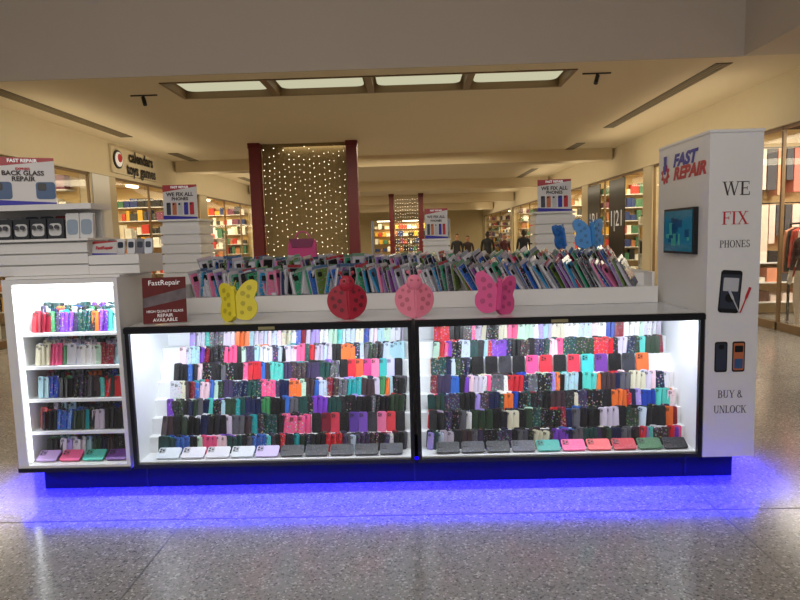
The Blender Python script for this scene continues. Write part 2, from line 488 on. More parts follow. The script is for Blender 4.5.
# toy-shop sign on left fascia
e = empty('toy_shop_sign')
b = MB(); b.box(XL-.015, XL+.03, 13.0, 15.3, 3.14, 3.72, FASC)
b.prism(disc(0, 0, .2, 20), 0, .03, T(XL+.06, 13.25, 3.44) @ Matrix.Rotation(math.radians(90), 4, 'Z'), BLACK)
b.prism(disc(0, 0, .16, 20), -.01, 0, T(XL+.062, 13.25, 3.44) @ Matrix.Rotation(math.radians(90), 4, 'Z'), TXT_W)
b.prism(disc(0.03, 0.03, .09, 20), -.02, -.01, T(XL+.064, 13.25, 3.44) @ Matrix.Rotation(math.radians(90), 4, 'Z'), TXT_RED)
b.build('sign_board', e)
text('calendars', .34, frame((XL+.05, 14.4, 3.56), (0, 1, 0), (0, 0, 1)), BLACK, e, bold=.012)
text('toys games', .34, frame((XL+.05, 14.4, 3.28), (0, 1, 0), (0, 0, 1)), BLACK, e, bold=.012)
e = empty('window_poster_lettering')
for y, t in ((18.2, '1R1'), (16.2, '1|21')):
    text(t, .6, frame((XR-.03, y, 1.9), (0, -1, 0), (0, 0, 1)), TXT_W, e)
b = MB()
for y in (16.2, 18.2): b.box(XR-.025, XR-.005, y-.6, y+.6, .6, 2.95, BLACK)
b.build('poster_board', e)

# red posts with string-light curtain
e = empty('string_light_curtain')
CURT = pmat('curtain_backing', lin(128, 110, 74), .85)
b = MB(); b.box(-3.40, -1.42, 14.12, 14.16, .3, CZ, CURT); b.build('backing', e)
b = MB(); BULB = emat('fairy_bulb', (1, .89, .62, 1), 4)
for i in range(17):
    x = -3.33+i*.115
    b.box(x-.002, x+.002, 14.04, 14.045, .5, CZ, BRONZE)
    off = random.uniform(0, .16)
    for j in range(22):
        if random.random() < .22: continue
        b.ball((x+random.uniform(-.015, .015), 14.02, .6+off+j*.14+random.uniform(-.03, .03)), random.uniform(.006, .011), BULB, seg=5, ring=3)
b.build('bulbs', e)
def post(x, y, w=.12):
    b = MB(); b.box(x-w, x+w, y-w, y+w, 0, CZ-.02, RED); b.box(x-w-.04, x+w+.04, y-w-.04, y+w+.04, 0, .25, RED); b.box(x-w-.015, x+w+.015, y-w-.015, y+w+.015, CZ-.12, CZ-.005, RED)
    b.build('red_column')
post(-3.53, 14); post(-1.3, 14); post(-.95, 31, .12); post(.55, 31, .12)
e = empty('string_light_curtain')
b = MB()
for i in range(10):
    b.box(-.75+i*.125-.003, -.75+i*.125+.003, 31.02, 31.03, .6, CZ, BRONZE)
    for j in range(16): b.ball((-.75+i*.125, 31, .8+j*.18+random.uniform(-.04, .04)), .013, BULB, seg=5, ring=3)
b.build('bulbs', e)

# ------------------------------------------------------------ kiosk
YF = 3.6; ZB = .17; ZT = 1.06
darks = [(22,22,26),(34,34,40),(60,50,84),(24,32,70),(64,48,54),(28,66,64),(90,90,98),(30,30,34),(26,26,30),(40,60,44)]
brights = [(205,30,45),(230,85,135),(115,60,180),(30,150,155),(28,64,165),(225,110,50),(160,140,215),(80,190,180),(130,25,45),(60,130,80),(50,100,185),(190,40,50)]
clears = [(205,205,215),(232,200,210),(185,200,220),(228,228,228),(195,185,205),(160,198,210),(180,212,190),(210,205,180)]
def case(b, M, w=.074, h=.15, t=.011, rgb=(20, 20, 20), pat=1.0):
    c = (*lin(*rgb)[:3], pat)
    b.prism(rrect(w, h, .010, 2), 0, t, M, CASE, c)
    dk = (0.01, 0.01, 0.012, 1)
    lc = (c[0]*.55+.015, c[1]*.55+.015, c[2]*.55+.015, 1)
    iw = min(w, h)*.46
    b.prism([(x-w/2+.006+iw/2, z) for x, z in rrect(iw, iw, .006, 2, h-.006-iw)], -.0025, 0, M, CASE, lc)
    for dx, dz in ((.25, .25), (.25, .72), (.72, .5)):
        b.prism(disc(-w/2+.006+iw*dx, h-.006-iw*(1-dz), iw*.16, 6), -.0045, -.0025, M, CASE, dk)

def pick(mode):
    q = random.random()
    if mode == 'clear': s = clears if q < .66 else (darks if q < .76 else brights)
    elif mode == 'dark': s = darks if q < .72 else (brights if q < .93 else clears)
    elif mode == 'mix': s = darks if q < .48 else (brights if q < .74 else clears)
    else: s = brights if q < .75 else darks
    c = random.choice(s); pat = 1.0
    if random.random() < (.5 if mode in ('clear', 'mix') else .35): pat = random.uniform(.15, .7)
    return c, pat

def row(b, x0, x1, y, z, mode, step=.031, h=.116, depth=2, w=.046, lean=-8):
    for d in range(depth):
        x = x0+random.uniform(0, .012)+w/2
        left = 0
        while x < x1-w/2:
            if left <= 0: cur = pick(mode); left = random.choice([1, 1, 1, 2, 3])
            left -= 1
            c, p = cur
            if p < 1: p = min(1, p+random.uniform(0, .2))
            hh = h*random.uniform(.9, 1.07)
            case(b, T(x, y+.024*d, z, lean+random.uniform(-3, 3), random.uniform(-2.5, 2.5), random.uniform(-40, 0)), w, hh, .010, c, p)
            x += step*random.uniform(.85, 1.15)

kiosk = empty('phone_case_kiosk')
NT, DZ, DY = 7, .107, .060
def cabinet(x0, x1, which):
    D = .62
    b = MB()
    t = .024
    b.box(x0, x1, YF, YF+.03, ZT-.04, ZT+.002, BLACK); b.box(x0, x1, YF, YF+.03, ZB-.002, ZB+.022, BLACK)
    b.box(x0, x0+t, YF+.001, YF+.03, ZB+.022, ZT-.04, BLACK); b.box(x1-t, x1, YF+.001, YF+.03, ZB+.022, ZT-.04, BLACK)
    b.box(x0, x1, YF-.012, YF, ZT-.035, ZT-.005, BLACK)
    b.box(x0+.002, x0+.02, YF+.03, YF+D-.02, ZB+.03, ZT-.02, WHITE2); b.box(x1-.02, x1-.002, YF+.03, YF+D-.02, ZB+.03, ZT-.02, WHITE2)
    b.box(x0+.002, x1-.002, YF+D-.02, YF+D-.002, ZB+.03, ZT-.02, WHITE2); b.box(x0+.002, x1-.002, YF+.03, YF+D-.002, ZB, ZB+.03, WHITE2)
    b.box(x0, x1, YF+.03, YF+D-.002, ZT-.02, ZT, GREYTOP)
    b.box(x0+.03, x1-.03, YF+.05, YF+.075, ZT-.035, ZT-.021, LEDW)
    xm = (x0+x1)/2
    b.box(xm-.05, xm+.05, YF-.016, YF-.012, ZT-.030, ZT-.012, pmat('label', lin(150, 142, 100), .5))
    for k in range(1, NT):
        y = YF+.13+DY*k; z = ZB+.03+DZ*k
        b.box(x0+.02, x1-.02, y, y+.09, z-.015, z, WHITE2)
        b.box(x0+.021, x1-.021, y+.002, y+.008, z-DZ, z-.015, WHITE2)
    b.build('cabinet_shell', kiosk)
    g = MB(); g.box(x0+t, x1-t, YF+.010, YF+.016, ZB+.022, ZT-.04, GLASS); g.build('cabinet_glass', kiosk)
    c = MB()
    modes = (['dark', 'dark', 'dark', 'mix', 'dark', 'mix', 'clear'])
    for k in range(NT):
        y = YF+.142+DY*k; z = ZB+.031+DZ*k
        xa, xb = x0+.05+.012*k, x1-.05
        if which == 'L': xa = x0+.06+[.02, .02, .05, .05, .06, .09, .14][k]
        m = modes[k]
        if k == 4 and which == 'L':
            row(c, xa, xb-.45, y, z, 'dark')
            xx = xb-.42
            for rgb in ((30,30,34),(200,45,60),(225,90,60),(200,60,130),(240,120,160),(60,170,170),(190,190,230),(25,25,30)):
                case(c, T(xx, y, z, -8, 0, -6), .056, .125, .011, rgb); xx += .053
            continue
        elif k == 4:
            row(c, xa, xa+.28, y, z, 'dark')
            xx = xa+.32
            for rgb in ((28,28,32),(30,30,34),(60,60,68),(28,30,36),(240,80,140),(225,55,70),(34,34,38),(226,60,80),(70,190,190),(110,60,150),(24,24,28),(60,62,72),(230,110,60)):
                case(c, T(xx, y, z, -8, 0, -3), .08, .122, .012, rgb); xx += .092
            continue
        elif k == 1:
            xm_ = xb-.62 if which == 'L' else xb
            row(c, xa, xm_, y, z, 'dark', .044, .126, 2, .056)
            xx = xm_+.03
            for rgb in ((30,30,34),(120,30,50),(200,60,80),(28,28,30),(90,60,150),(120,80,180),(60,60,68),(230,120,160),(220,70,80),(40,40,46)):
                if which == 'L' and xx < xb: case(c, T(xx, y, z, -8, 0, -6), .06, .13, .011, rgb); xx += .061
            continue
        row(c, xa, xb, y, z, m)
    xx = x0+.12; pal = {'L': [(205,215,225),(210,210,220),(205,205,215),(200,205,215),(190,175,220),(36,36,40),(34,34,40),(40,40,48),(40,40,48),(50,50,60)],
          'R': [(30,30,36),(50,50,60),(34,34,40),(70,70,80),(60,160,150),(240,95,150),(235,95,100),(190,30,50),(60,110,70),(30,30,36)]}[which]
    for rgb in pal:
        case(c, T(xx+.07, YF+.05, ZB+.045, -60, 0, 0), .145, .085, .011, rgb, .9); xx += .158
    c.build('phone_cases', kiosk)
    L = area('cabinet_led', ((x0+x1)/2, YF+.08, ZT-.037), x1-x0-.1, .03, 10.5, (.88, .95, 1), rot=(25, 0, 0)); L.parent = kiosk
cabinet(-1.77, -.01, 'L'); cabinet(.01, 1.75, 'R')

# left narrow cabinet (taller)
b = MB(); x0, x1, z1 = -2.5, -1.79, 1.37
b.box(x0, x0+.06, YF, YF+.46, ZB, z1, WHITE); b.box(x1-.025, x1, YF, YF+.46, ZB, z1, WHITE)
b.box(x0, x1, YF+.46, YF+.5, ZB, z1, WHITE2); b.box(x0+.06, x1-.025, YF, YF+.46, z1-.03, z1-.001, WHITE)
b.box(x0+.06, x1-.025, YF, YF+.46, ZB, ZB+.03, WHITE)
b.box(x0, x1, YF-.01, YF, ZB-.01, ZB+.015, BLACK)
b.box(x0+.06, x1-.03, YF+.012, YF+.03, z1-.05, z1-.031, LEDW)
b.box(x0+.062, x0+.075, YF+.02, YF+.035, ZB+.05, z1-.06, LEDW)
zs = [ZB+.03, .40, .61, .82, 1.03]
for z in zs[1:]: b.box(x0+.06, x1-.025, YF+.06, YF+.46, z-.02, z, WHITE2)
b.build('tall_cabinet_shell', kiosk)
g = MB(); g.box(x0+.06, x1-.025, YF+.004, YF+.009, ZB+.03, z1-.03, GLASS); g.build('tall_cabinet_glass', kiosk)
c = MB()
for i, z in enumerate(zs):
    m = ['dark', 'dark', 'dark', 'clear', 'mix'][i]
    dep = .125 if i == 0 else .085
    row(c, x0+.09, x1-.03, YF+dep, z+.003, m, .030, .130, 2, .044)
    row(c, x0+.09, x1-.03, YF+dep+.07, z+.003, m, .030, .150, 2, .046)
    row(c, x0+.10, x1-.03, YF+dep+.13, z+.003, m, .030, .165, 2, .048)
xx = x0+.14
for rgb in ((190,160,215),(240,100,150),(80,200,180),(110,60,150)):
    case(c, T(xx, YF+.05, ZB+.045, -60), .13, .085, .011, rgb, .9); xx += .15
c.build('phone_cases', kiosk)
L = area('cabinet_led', ((x0+x1)/2, YF+.03, z1-.05), .55, .03, 8, (.88, .95, 1), rot=(14, 0, 0)); L.parent = kiosk

# plinth
b = MB(); b.box(-2.42, 2.0, YF+.12, YF+.55, 0, ZB-.003, BASE)
for x in (-1.75, -.02, 1.7): b.box(x, x+.01, YF+.115, YF+.12, 0, ZB-.03, BLACK)
b.build('plinth', kiosk)
for (x, y, sx_, sy_, p, rx, ry) in ((-.2, YF+.02, 4.6, .04, 105, -14, 0), (-2.46, YF+.3, .03, .5, 13, 0, 14), (2.04, YF+.3, .03, .5, 13, 0, -14)):
    L = area('blue_led_strip', (x, y, ZB-.012), sx_, sy_, p, (.002, 0, 1), spread=138, rot=(rx, ry, 0)); L.parent = kiosk
BLED = emat('led_blue', (.004, 0, 1, 1), 3)
b = MB(); b.box(-2.42, 2.02, YF+.105, YF+.119, ZB-.02, ZB-.005, BLED); b.build('blue_led_tape', kiosk)

# right tower
b = MB()
tx0, tx1, tz = 1.755, 2.065, 2.13
b.box(tx0, tx1, YF, YF+.72, ZB, tz-.012, WHITE)
b.box(tx0-.004, tx1+.004, YF-.004, YF+.724, tz-.012, tz+.004, WHITE)
b.box(tx0-.03, tx0-.0005, YF+.12, YF+.55, 1.41, 1.70, BLACK)
SCR = pmat('tv_screen', lin(14, 50, 70), .1, noise=.9, nscale=7, emis=lin(30, 105, 125), es=.35)
SCR2 = pmat('tv_screen_dark', lin(12, 34, 60), .1, noise=.9, nscale=30, emis=lin(20, 60, 90), es=.3)
SCR3 = pmat('tv_screen_green', lin(50, 100, 90), .1, noise=.9, nscale=20, emis=lin(60, 130, 115), es=.35)
b.box(tx0-.033, tx0-.030, YF+.135, YF+.535, 1.425, 1.685, SCR)
for i in range(14):
    y = YF+.16+random.uniform(0, .3); z = 1.44+random.uniform(0, .14)
    b.box(tx0-.034-.0001*i, tx0-.033, y, y+random.uniform(.02, .07), z, z+random.uniform(.02, .09), SCR2 if i % 3 else SCR3)
b.build('sign_tower', kiosk)
b = MB()
TX = 1.915
serif_text(b, 'WE', .080, TX, YF, 1.755, TXT_DK, .95); serif_text(b, 'FIX', .076, TX, YF, 1.585, TXT_RED, .95)
serif_text(b, 'PHONES', .042, TX, YF, 1.45, TXT_DK, .82)
serif_text(b, 'BUY &', .046, TX, YF, .54, TXT_DK, .82); serif_text(b, 'UNLOCK', .046, TX, YF, .445, TXT_DK, .78)
b.build('tower_lettering', kiosk)
def ts(z, y): return frame((tx0-.0015, y, z), (0, -1, 0), (0, 0, 1))
text('FAST', .108, ts(2.01, YF+.33), TXT_BLUE, kiosk, 'tower_text', bold=.005, sx=1.35, shear=.25)
text('REPAIR', .108, ts(1.925, YF+.265), TXT_RED, kiosk, 'tower_text', bold=.005, sx=1.3, shear=.25)
b = MB()
gear = []
for i in range(32):
    a = 2*math.pi*i/32; rr = .066 if (i//2) % 2 else .05
    gear.append((rr*math.cos(a), rr*math.sin(a)))
MG = T(tx0, YF+.61, 1.94) @ Matrix.Rotation(math.radians(-90), 4, 'Z')
b.prism(gear, -.003, 0, MG, TXT_RED); b.prism(disc(0, 0, .026, 14), -.005, -.003, MG, WHITE)
b.prism([(-.016, 0), (.016, 0), (.02, .12), (-.02, .12)], -.006, -.003, MG, TXT_BLUE)
SILV = pmat('silver_print', lin(190, 192, 196), .3); BLUEP = pmat('blue_print', lin(60, 90, 130), .4); ORG = pmat('orange_print', lin(190, 110, 70), .4)
SLATE = pmat('slate_print', lin(52, 58, 72), .4)
M = T(1.885, YF, 1.06, 0, 4, 0)
b.prism(rrect(.125, .255, .018, 4), -.003, 0, M, BLACK); b.prism(rrect(.11, .205, .006, 2, .025), -.004, -.003, M, SLATE)
b.prism(rrect(.09, .08, .006, 2, .13), -.005, -.004, M, SILV)
b.prism(disc(0, .09, .028, 14), -.005, -.004, M, BLACK)
for a, dx in ((-25, .03), (20, .05)):
    M2 = T(1.94+dx*.3, YF, 1.06, 0, a, 0)
    b.prism([(-.003, 0), (.003, 0), (.003, .08), (.007, .1), (.007, .16), (-.007, .16), (-.007, .1), (-.003, .08)], -.008, -.004, M2, TXT_RED if a > 0 else SILV)
for x, m in ((1.85, SLATE), (1.955, ORG)):
    M = T(x, YF, .70)
    b.prism(rrect(.075, .185, .012, 3), -.003, 0, M, BLACK); b.prism(rrect(.062, .165, .008, 3, .01), -.004, -.003, M, m)
    if m is ORG:
        b.prism(rrect(.05, .06, .006, 3, .02), -.005, -.004, M, BLUEP); b.prism(rrect(.05, .04, .006, 3, .12), -.005, -.004, M, BLACK)
    else: b.prism(rrect(.03, .03, .006, 2, .14), -.006, -.004, M, BLACK)
b.build('tower_graphics', kiosk)

# riser bins with packaged cases
b = MB()
b.box(-1.62, 1.72, YF+.62, YF+.64, 1.062, 1.175, WHITE); b.box(-1.62, 1.72, YF+.64, YF+.88, 1.062, 1.165, WHITE)
b.box(-1.62, 1.72, YF+.88, YF+.90, 1.062, 1.255, WHITE); b.box(-1.62, 1.72, YF+.90, YF+1.2, 1.062, 1.235, WHITE)
b.box(-1.645, -1.62, YF+.62, YF+1.2, 1.062, 1.27, WHITE); b.box(1.72, 1.74, YF+.73, YF+1.2, 1.062, 1.27, WHITE)
b.box(-1.60, 1.70, YF+.625, YF+1.19, 0, 1.062, WHITE)
b.build('riser_shelf', kiosk)
p = MB()
def pack(M, rgb, pat, tall=1.0):
    h = random.uniform(.19, .225)*tall; w_ = random.uniform(.115, .13)
    c = (*lin(*rgb)[:3], pat)
    p.box(-w_/2, w_/2, 0, .004, 0, h, PACK, (*lin(175, 175, 186)[:3], .8), M)
    p.prism(rrect(w_*.88, h*.84, .012, 2, h*.04), -.012, 0, M, PACK, c)
    p.prism(rrect(w_*.3, w_*.3, .006, 2, h*.8-w_*.33), -.015, -.012, M @ Matrix.Translation((-w_*.2, 0, 0)), PACK, (.02, .02, .02, 1))
    hc = random.choice([(205,205,212), (195,195,205), (150,155,165), (170,60,70), (80,110,150), (195,180,192), (110,150,125)])
    p.box(-w_/2, w_/2, -.002, .0055, h*.91, h, PACK, (*lin(*hc)[:3], .8), M)
pp = [(40,40,48),(60,60,70),(205,205,215),(50,100,185),(190,40,65),(220,125,165),(150,115,185),(40,50,90),(60,150,115),(130,75,145),(215,215,222),(50,140,190),(90,90,100),(30,30,36),(100,125,60),(205,205,215)]
for (yy, zz) in ((YF+.76, 1.166), (YF+1.0, 1.236)):
    x = -1.54
    while x < 1.58:
        if x < -.3: lean = random.uniform(-16, 12); yw = random.uniform(35, 75)
        elif x < .35: lean = -14+random.uniform(-8, 8); yw = random.uniform(50, 75)
        else: lean = -30+random.uniform(-7, 5); yw = random.uniform(52, 70)
        M = T(x + (.06 if x > .35 else 0), yy+random.uniform(-.02, .02), zz, 0, 0, 0) @ T(0, 0, 0, 0, lean, 0) @ T(0, 0, 0, 0, 0, yw)
        pack(M, random.choice(pp), random.choice([1, .8, .5, .3]), 1.12 if x > .35 else 1.0); x += random.uniform(.022, .038)
p.build('packaged_phone_cases', kiosk)

# ---------------------------------------------------- butterflies and ladybugs (silicone purses)
def silic(name, rgb): return pmat(name, lin(*rgb), .45, noise=.03)
def smooth_closed(pts, n=4):
    out = []; N = len(pts)
    for i in range(N):
        p0, p1, p2, p3 = [Vector(pts[(i+k-1) % N]) for k in range(4)]
        for j in range(n):
            t = j/n
            q = .5*((2*p1)+(-p0+p2)*t+(2*p0-5*p1+4*p2-p3)*t*t+(-p0+3*p1-3*p2+p3)*t**3)
            out.append((q.x, q.y))
    return out
def butterfly(x, y, z, s, rgb, yaw=0, lean=-8, roll=0):
    mat = silic('silicone', rgb); dk = silic('silicone_dark', tuple(int(c*.82) for c in rgb))
    b = MB()
    wing = [(.002, .07), (.02, .13), (.055, .178), (.10, .2), (.13, .185), (.128, .145), (.108, .105), (.118, .075), (.112, .03), (.075, .0), (.03, .005), (.002, .03)]
    for sgn in (1, -1):
        pts = smooth_closed([(px*s*sgn, pz*s) for px, pz in wing], 4)
        if sgn < 0: pts = pts[::-1]
        M = T(x, y, z, lean, roll, yaw+sgn*22)
        b.prism(pts, 0, .022*s, M, mat)
        for (px, pz, rr) in ((.055, .135, .013), (.09, .16, .013), (.08, .118, .010), (.05, .085, .012), (.08, .055, .013), (.04, .04, .010)):
            b.prism(disc(px*s*sgn, pz*s, rr*s, 10), -.003, 0, M, dk)
    M = T(x, y, z, lean, roll, yaw)
    b.prism(rrect(.022*s, .14*s, .01*s, 3, .02*s), -.008*s, .022*s, M, mat)
    b.ball((0, .004, .165*s), .014*s, mat, M=M)
    for sgn in (1, -1):
        b.box(-.002*s, .002*s, 0, .004, .0, .04*s, dk, M=M @ T(0, 0, .17*s, 0, sgn*28, 0))
    b.build('butterfly_purse', smooth=False)
def ladybug(x, y, z, s, rgb, yaw=0):
    mat = silic('silicone', rgb); dk = silic('silicone_dark', (110, 30, 42) if rgb[1] < 90 else (200, 105, 125))
    b = MB()
    half = [(0, 0), (.04, -.002), (.085, .025), (.108, .075), (.1, .125), (.065, .16), (.03, .168), (0, .16)]
    for sgn in (1, -1):
        pts = smooth_closed([(px*s*sgn, pz*s) for px, pz in half], 4)
        if sgn < 0: pts = pts[::-1]
        M = T(x, y, z+.004, -6, 0, yaw+sgn*14)
        b.prism(pts, 0, .025*s, M, mat)
        for (px, pz, rr) in ((.035, .04, .011), (.07, .06, .012), (.045, .085, .012), (.08, .1, .011), (.035, .128, .010), (.066, .135, .008)):
            b.prism(disc(px*s*sgn, pz*s, rr*s, 12), -.003, 0, M, dk)
    M = T(x, y, z+.004, -6, 0, yaw)
    b.ball((0, .010, .172*s), .042*s, mat, M=M, sy=.4, seg=14, ring=8)
    for sgn in (1, -1):
        b.ball((sgn*.017*s, -.006, .185*s), .007*s, dk, M=M)
        A = M @ T(sgn*.018*s, .004, .205*s, 0, sgn*30, 0)
        b.box(-.004, .004, 0, .006, 0, .022*s, mat, M=A); b.ball((0, .003, .026*s), .010*s, mat, M=A)
    b.build('ladybug_purse')
butterfly(-1.12, YF+.12, ZT+.008, 1.25, (228, 212, 50), -14, roll=-5)
ladybug(-.40, YF+.12, ZT+.008, 1.24, (172, 34, 58), 16)
ladybug(.02, YF+.12, ZT+.008, 1.22, (235, 130, 155), 10)
butterfly(.53, YF+.14, ZT+.008, 1.28, (222, 80, 145), 14, roll=8)
butterfly(1.40, YF+1.05, 1.44, 1.15, (60, 140, 210), 15)
butterfly(1.20, YF+1.08, 1.44, .95, (40, 110, 190), 62)
b = MB(); b.box(-.92, -.80, YF+1.24, YF+1.38, 1.062, 1.42, WHITE); b.box(1.34, 1.46, YF+1.02, YF+1.1, 1.235, 1.432, WHITE); b.box(1.15, 1.25, YF+1.05, YF+1.12, 1.235, 1.432, WHITE)
b.box(-1.62, -.2, YF+1.205, YF+1.45, 0, 1.06, WHITE)
b.build('purse_stand', kiosk)
# magenta handbag on the rack
b = MB(); MG_ = silic('bag_magenta', (190, 45, 115)); MG2 = silic('bag_dark', (120, 25, 75))
M = T(-.89, YF+1.28, 1.427, -5, 0, -6) @ Matrix.Scale(1.15, 4)
b.prism(smooth_closed([(-.085, 0), (.085, 0), (.1, .03), (.092, .12), (.05, .13), (-.05, .13), (-.092, .12), (-.1, .03)], 3), 0, .05, M, MG_)
b.prism([(-.092, .13), (-.07, .07), (.07, .07), (.092, .13)], -.006, 0, M, MG2)
for i in range(10):
    a0, a1 = math.pi*i/10, math.pi*(i+1)/10
    b.prism([(.05*math.cos(a0), .128+.05*math.sin(a0)), (.058*math.cos(a0), .128+.058*math.sin(a0)), (.058*math.cos(a1), .128+.058*math.sin(a1)), (.05*math.cos(a1), .128+.05*math.sin(a1))], .015, .03, M, MG_)
b.build('mini_handbag')

# ---------------------------------------------------- poster helper
CLEAR = glassmat('acrylic', .1)
def poster(par, M, w, h, lines, bg=(215, 212, 210), band=(170, 48, 54), phones=False):
    b = MB(); BG = pmat('print_bg', lin(*bg), .4); BD = pmat('print_band', lin(*band), .4)
    b.box(-w/2, w/2, 0, .004, 0, h, BG, M=M)
    b.prism([(-w/2, h*.80), (w/2, h*.94), (w/2, h), (-w/2, h)], -.001, 0, M, BD)
    b.prism([(-w/2, 0), (w/2, 0), (w/2, h*.06), (-w/2, h*.12)], -.001, 0, M, TXT_BLUE)
    if phones:
        for i in range(phones):
            x = -w*.34+i*w*.68/max(1, phones-1)
            pw = w*.62/phones
            cc = [SLATE, ORG, SILV, TXT_BLUE, TXT_RED][i % 5] if phones > 2 else BLUEP
            b.prism([(px+x, pz) for px, pz in rrect(pw, h*.36, pw*.15, 2, h*.13)], -.002, 0, M, cc)
            b.prism([(px+x-pw*.18, pz) for px, pz in rrect(pw*.45, pw*.45, pw*.1, 2, h*.47-pw*.45)], -.003, -.002, M, BLACK)
    b.build('print', par)
    for (t, sz, zz, mat) in lines:
        Mt = M @ Matrix(((1, 0, 0, 0), (0, 0, -1, -.003), (0, 1, 0, zz*h), (0, 0, 0, 1)))
        text(t, sz, Mt, mat, par, 'print_text', bold=sz*.03)

def slat_tower(x, y, w, ztop, hs, rz=0):
    e = empty('slatwall_display_tower')
    M = T(x, y, 0, 0, 0, rz)
    b = MB(); zt = ztop-hs
    b.box(-w/2+.02, w/2-.02, .02, w-.02, 1.06, zt-.021, WHITE, M=M)
    z = 1.065
    while z < zt-.06:
        b.box(-w/2, w/2, 0, w, z, min(z+.085, zt-.022), WHITE, M=M); z += .1
    b.box(-w/2-.01, w/2+.01, -.01, w+.01, zt-.02, zt, WHITE, M=M)
    b.build('slat_body', e)
    poster(e, M @ T(0, .04, zt+.001, -3, 0, 0), w*.86, hs, [('FAST REPAIR', w*.08, .93, TXT_W), ('WE FIX ALL', w*.13, .72, TXT_DK), ('PHONES', w*.11, .59, TXT_DK)], phones=5)
slat_tower(-2.42, 6.3, .42, 2.18, .36); slat_tower(1.5, 6.3, .40, 2.12, .33, -3); slat_tower(.29, 6.8, .3, 1.88, .34)

b = MB()
b.box(-2.5, -2.1, YF+.6, 6.2, 0, 1.06, WHITE); b.box(-2.65, 2.065, 6.25, 7.15, 0, 1.058, WHITE)
b.box(1.77, 2.065, YF+.75, 6.2, 0, 1.06, WHITE)
b.build('side_counters', kiosk)

# left hutch
b = MB()
hx0, hx1 = -2.75, -2.02
for i in range(3): b.box(hx0, hx1, YF+.12, YF+.139, 1.388+.070*i, 1.388+.070*i+.060, WHITE)
b.box(hx0+.01, hx1-.01, YF+.14, YF+.5, 1.387, 1.599, WHITE)
for i in range(2): b.box(hx1+.002, -1.70, YF+.12, YF+.139, 1.388+.06*i, 1.388+.06*i+.052, WHITE)
b.box(hx1, -1.71, YF+.14, YF+.5, 1.387, 1.505, WHITE)
b.box(hx0-.02, hx1+.02, YF+.10, YF+.5, 1.60, 1.615, WHITE)
b.box(hx0, hx1-.02, YF+.36, YF+.40, 1.615, 1.80, WHITE); b.box(hx0, hx1-.0, YF+.2, YF+.45, 1.80, 1.835, WHITE)
b.box(-2.5, -1.79, YF+.04, YF+.5, 1.371, 1.386, WHITE)
b.box(hx0, -2.505, YF+.5, YF+.54, 0, 1.6, WHITE)
b.build('accessory_hutch', kiosk)
a = MB()
def pkg(x, y, z, w, h, bgc, inner):
    a.prism(rrect(w, h, .008, 2), 0, .03, T(x, y, z, -4), PACK, (*lin(*bgc)[:3], 1))
    a.prism(rrect(w*.8, h*.6, .02, 3, h*.15), -.003, 0, T(x, y, z, -4), PACK, (*lin(*inner)[:3], 1))
for i, x in enumerate((-2.70, -2.59, -2.48, -2.37, -2.26)):
    pkg(x, YF+.2, 1.616, .10, .13, (60, 62, 66), (205, 205, 205))
    M = T(x, YF+.19, 1.66, 0, 0, 0)
    a.prism(disc(-.018, .03, .014, 10), -.01, 0, M, PACK, (.08, .08, .09, 1)); a.prism(disc(.02, .03, .014, 10), -.01, 0, M, PACK, (.08, .08, .09, 1))
for i, x in enumerate((-2.16, -2.07)): pkg(x, YF+.22, 1.616, .085, .16, (215, 215, 215), (150, 165, 180))
for i, x in enumerate((-1.98, -1.92, -1.85, -1.79, -1.735)):
    M = T(x, YF+.34, 1.506, -10)
    a.prism(rrect(.052, .10, .01, 2), 0, .02, M, PACK, (*lin(*random.choice([(210,210,215), (120,120,130), (200,205,215)]))[:3], 1))
    a.prism(rrect(.035, .04, .008, 2, .04), -.004, 0, M, PACK, (.02, .03, .05, 1))
for i, x in enumerate((-2.7, -2.6, -2.5, -2.4, -2.3, -2.2)):
    pkg(x, YF+.34, 1.616+.0, .08, .15, random.choice([(220,220,225), (90,100,120), (180,60,70)]), (200, 200, 205))
a.build('earphone_packages', kiosk)
e = empty('back_glass_repair_poster')
poster(e, T(-2.50, YF+.3, 1.838, -4, 0, 24), .36, .31, [('FAST REPAIR', .03, .93, TXT_W), ('EXPRESS', .022, .76, TXT_RED), ('BACK GLASS', .042, .67, TXT_DK), ('REPAIR', .042, .55, TXT_DK)], phones=2)
e = empty('counter_sign')
poster(e, T(-1.93, YF+.15, 1.508, -10, 0, -8), .17, .085, [('FastRepair', .028, .5, TXT_RED)], bg=(200, 197, 195))
e = empty('glass_repair_sign')
M = T(-1.56, YF+.12, ZT+.008, -10, 0, 14)
b = MB(); MAR = pmat('sign_red', lin(104, 42, 42), .6, noise=.25, nscale=9, spec=.2); MAR2 = pmat('sign_photo', lin(110, 100, 105), .6, noise=.6, nscale=14, spec=.2)
b.box(-.13, .13, 0, .005, 0, .29, MAR, M=M)
b.prism([(-.13, .10), (.13, .15), (.13, .22), (-.13, .16)], -.001, 0, M, MAR2)
b.box(-.13, .13, -.02, .10, -.005, -.001, CLEAR, M=T(-1.56, YF+.12, ZT+.007, 0, 0, 14))
b.build('sign_panel', e)
for t, s_, z in (('FastRepair', .045, .255), ('HIGH QUALITY GLASS', .022, .075), ('REPAIR', .03, .048), ('AVAILABLE', .03, .02)):
    text(t, s_, M @ Matrix(((1, 0, 0, 0), (0, 0, -1, -.002), (0, 1, 0, z), (0, 0, 0, 1))), TXT_W, e, 'print_text')

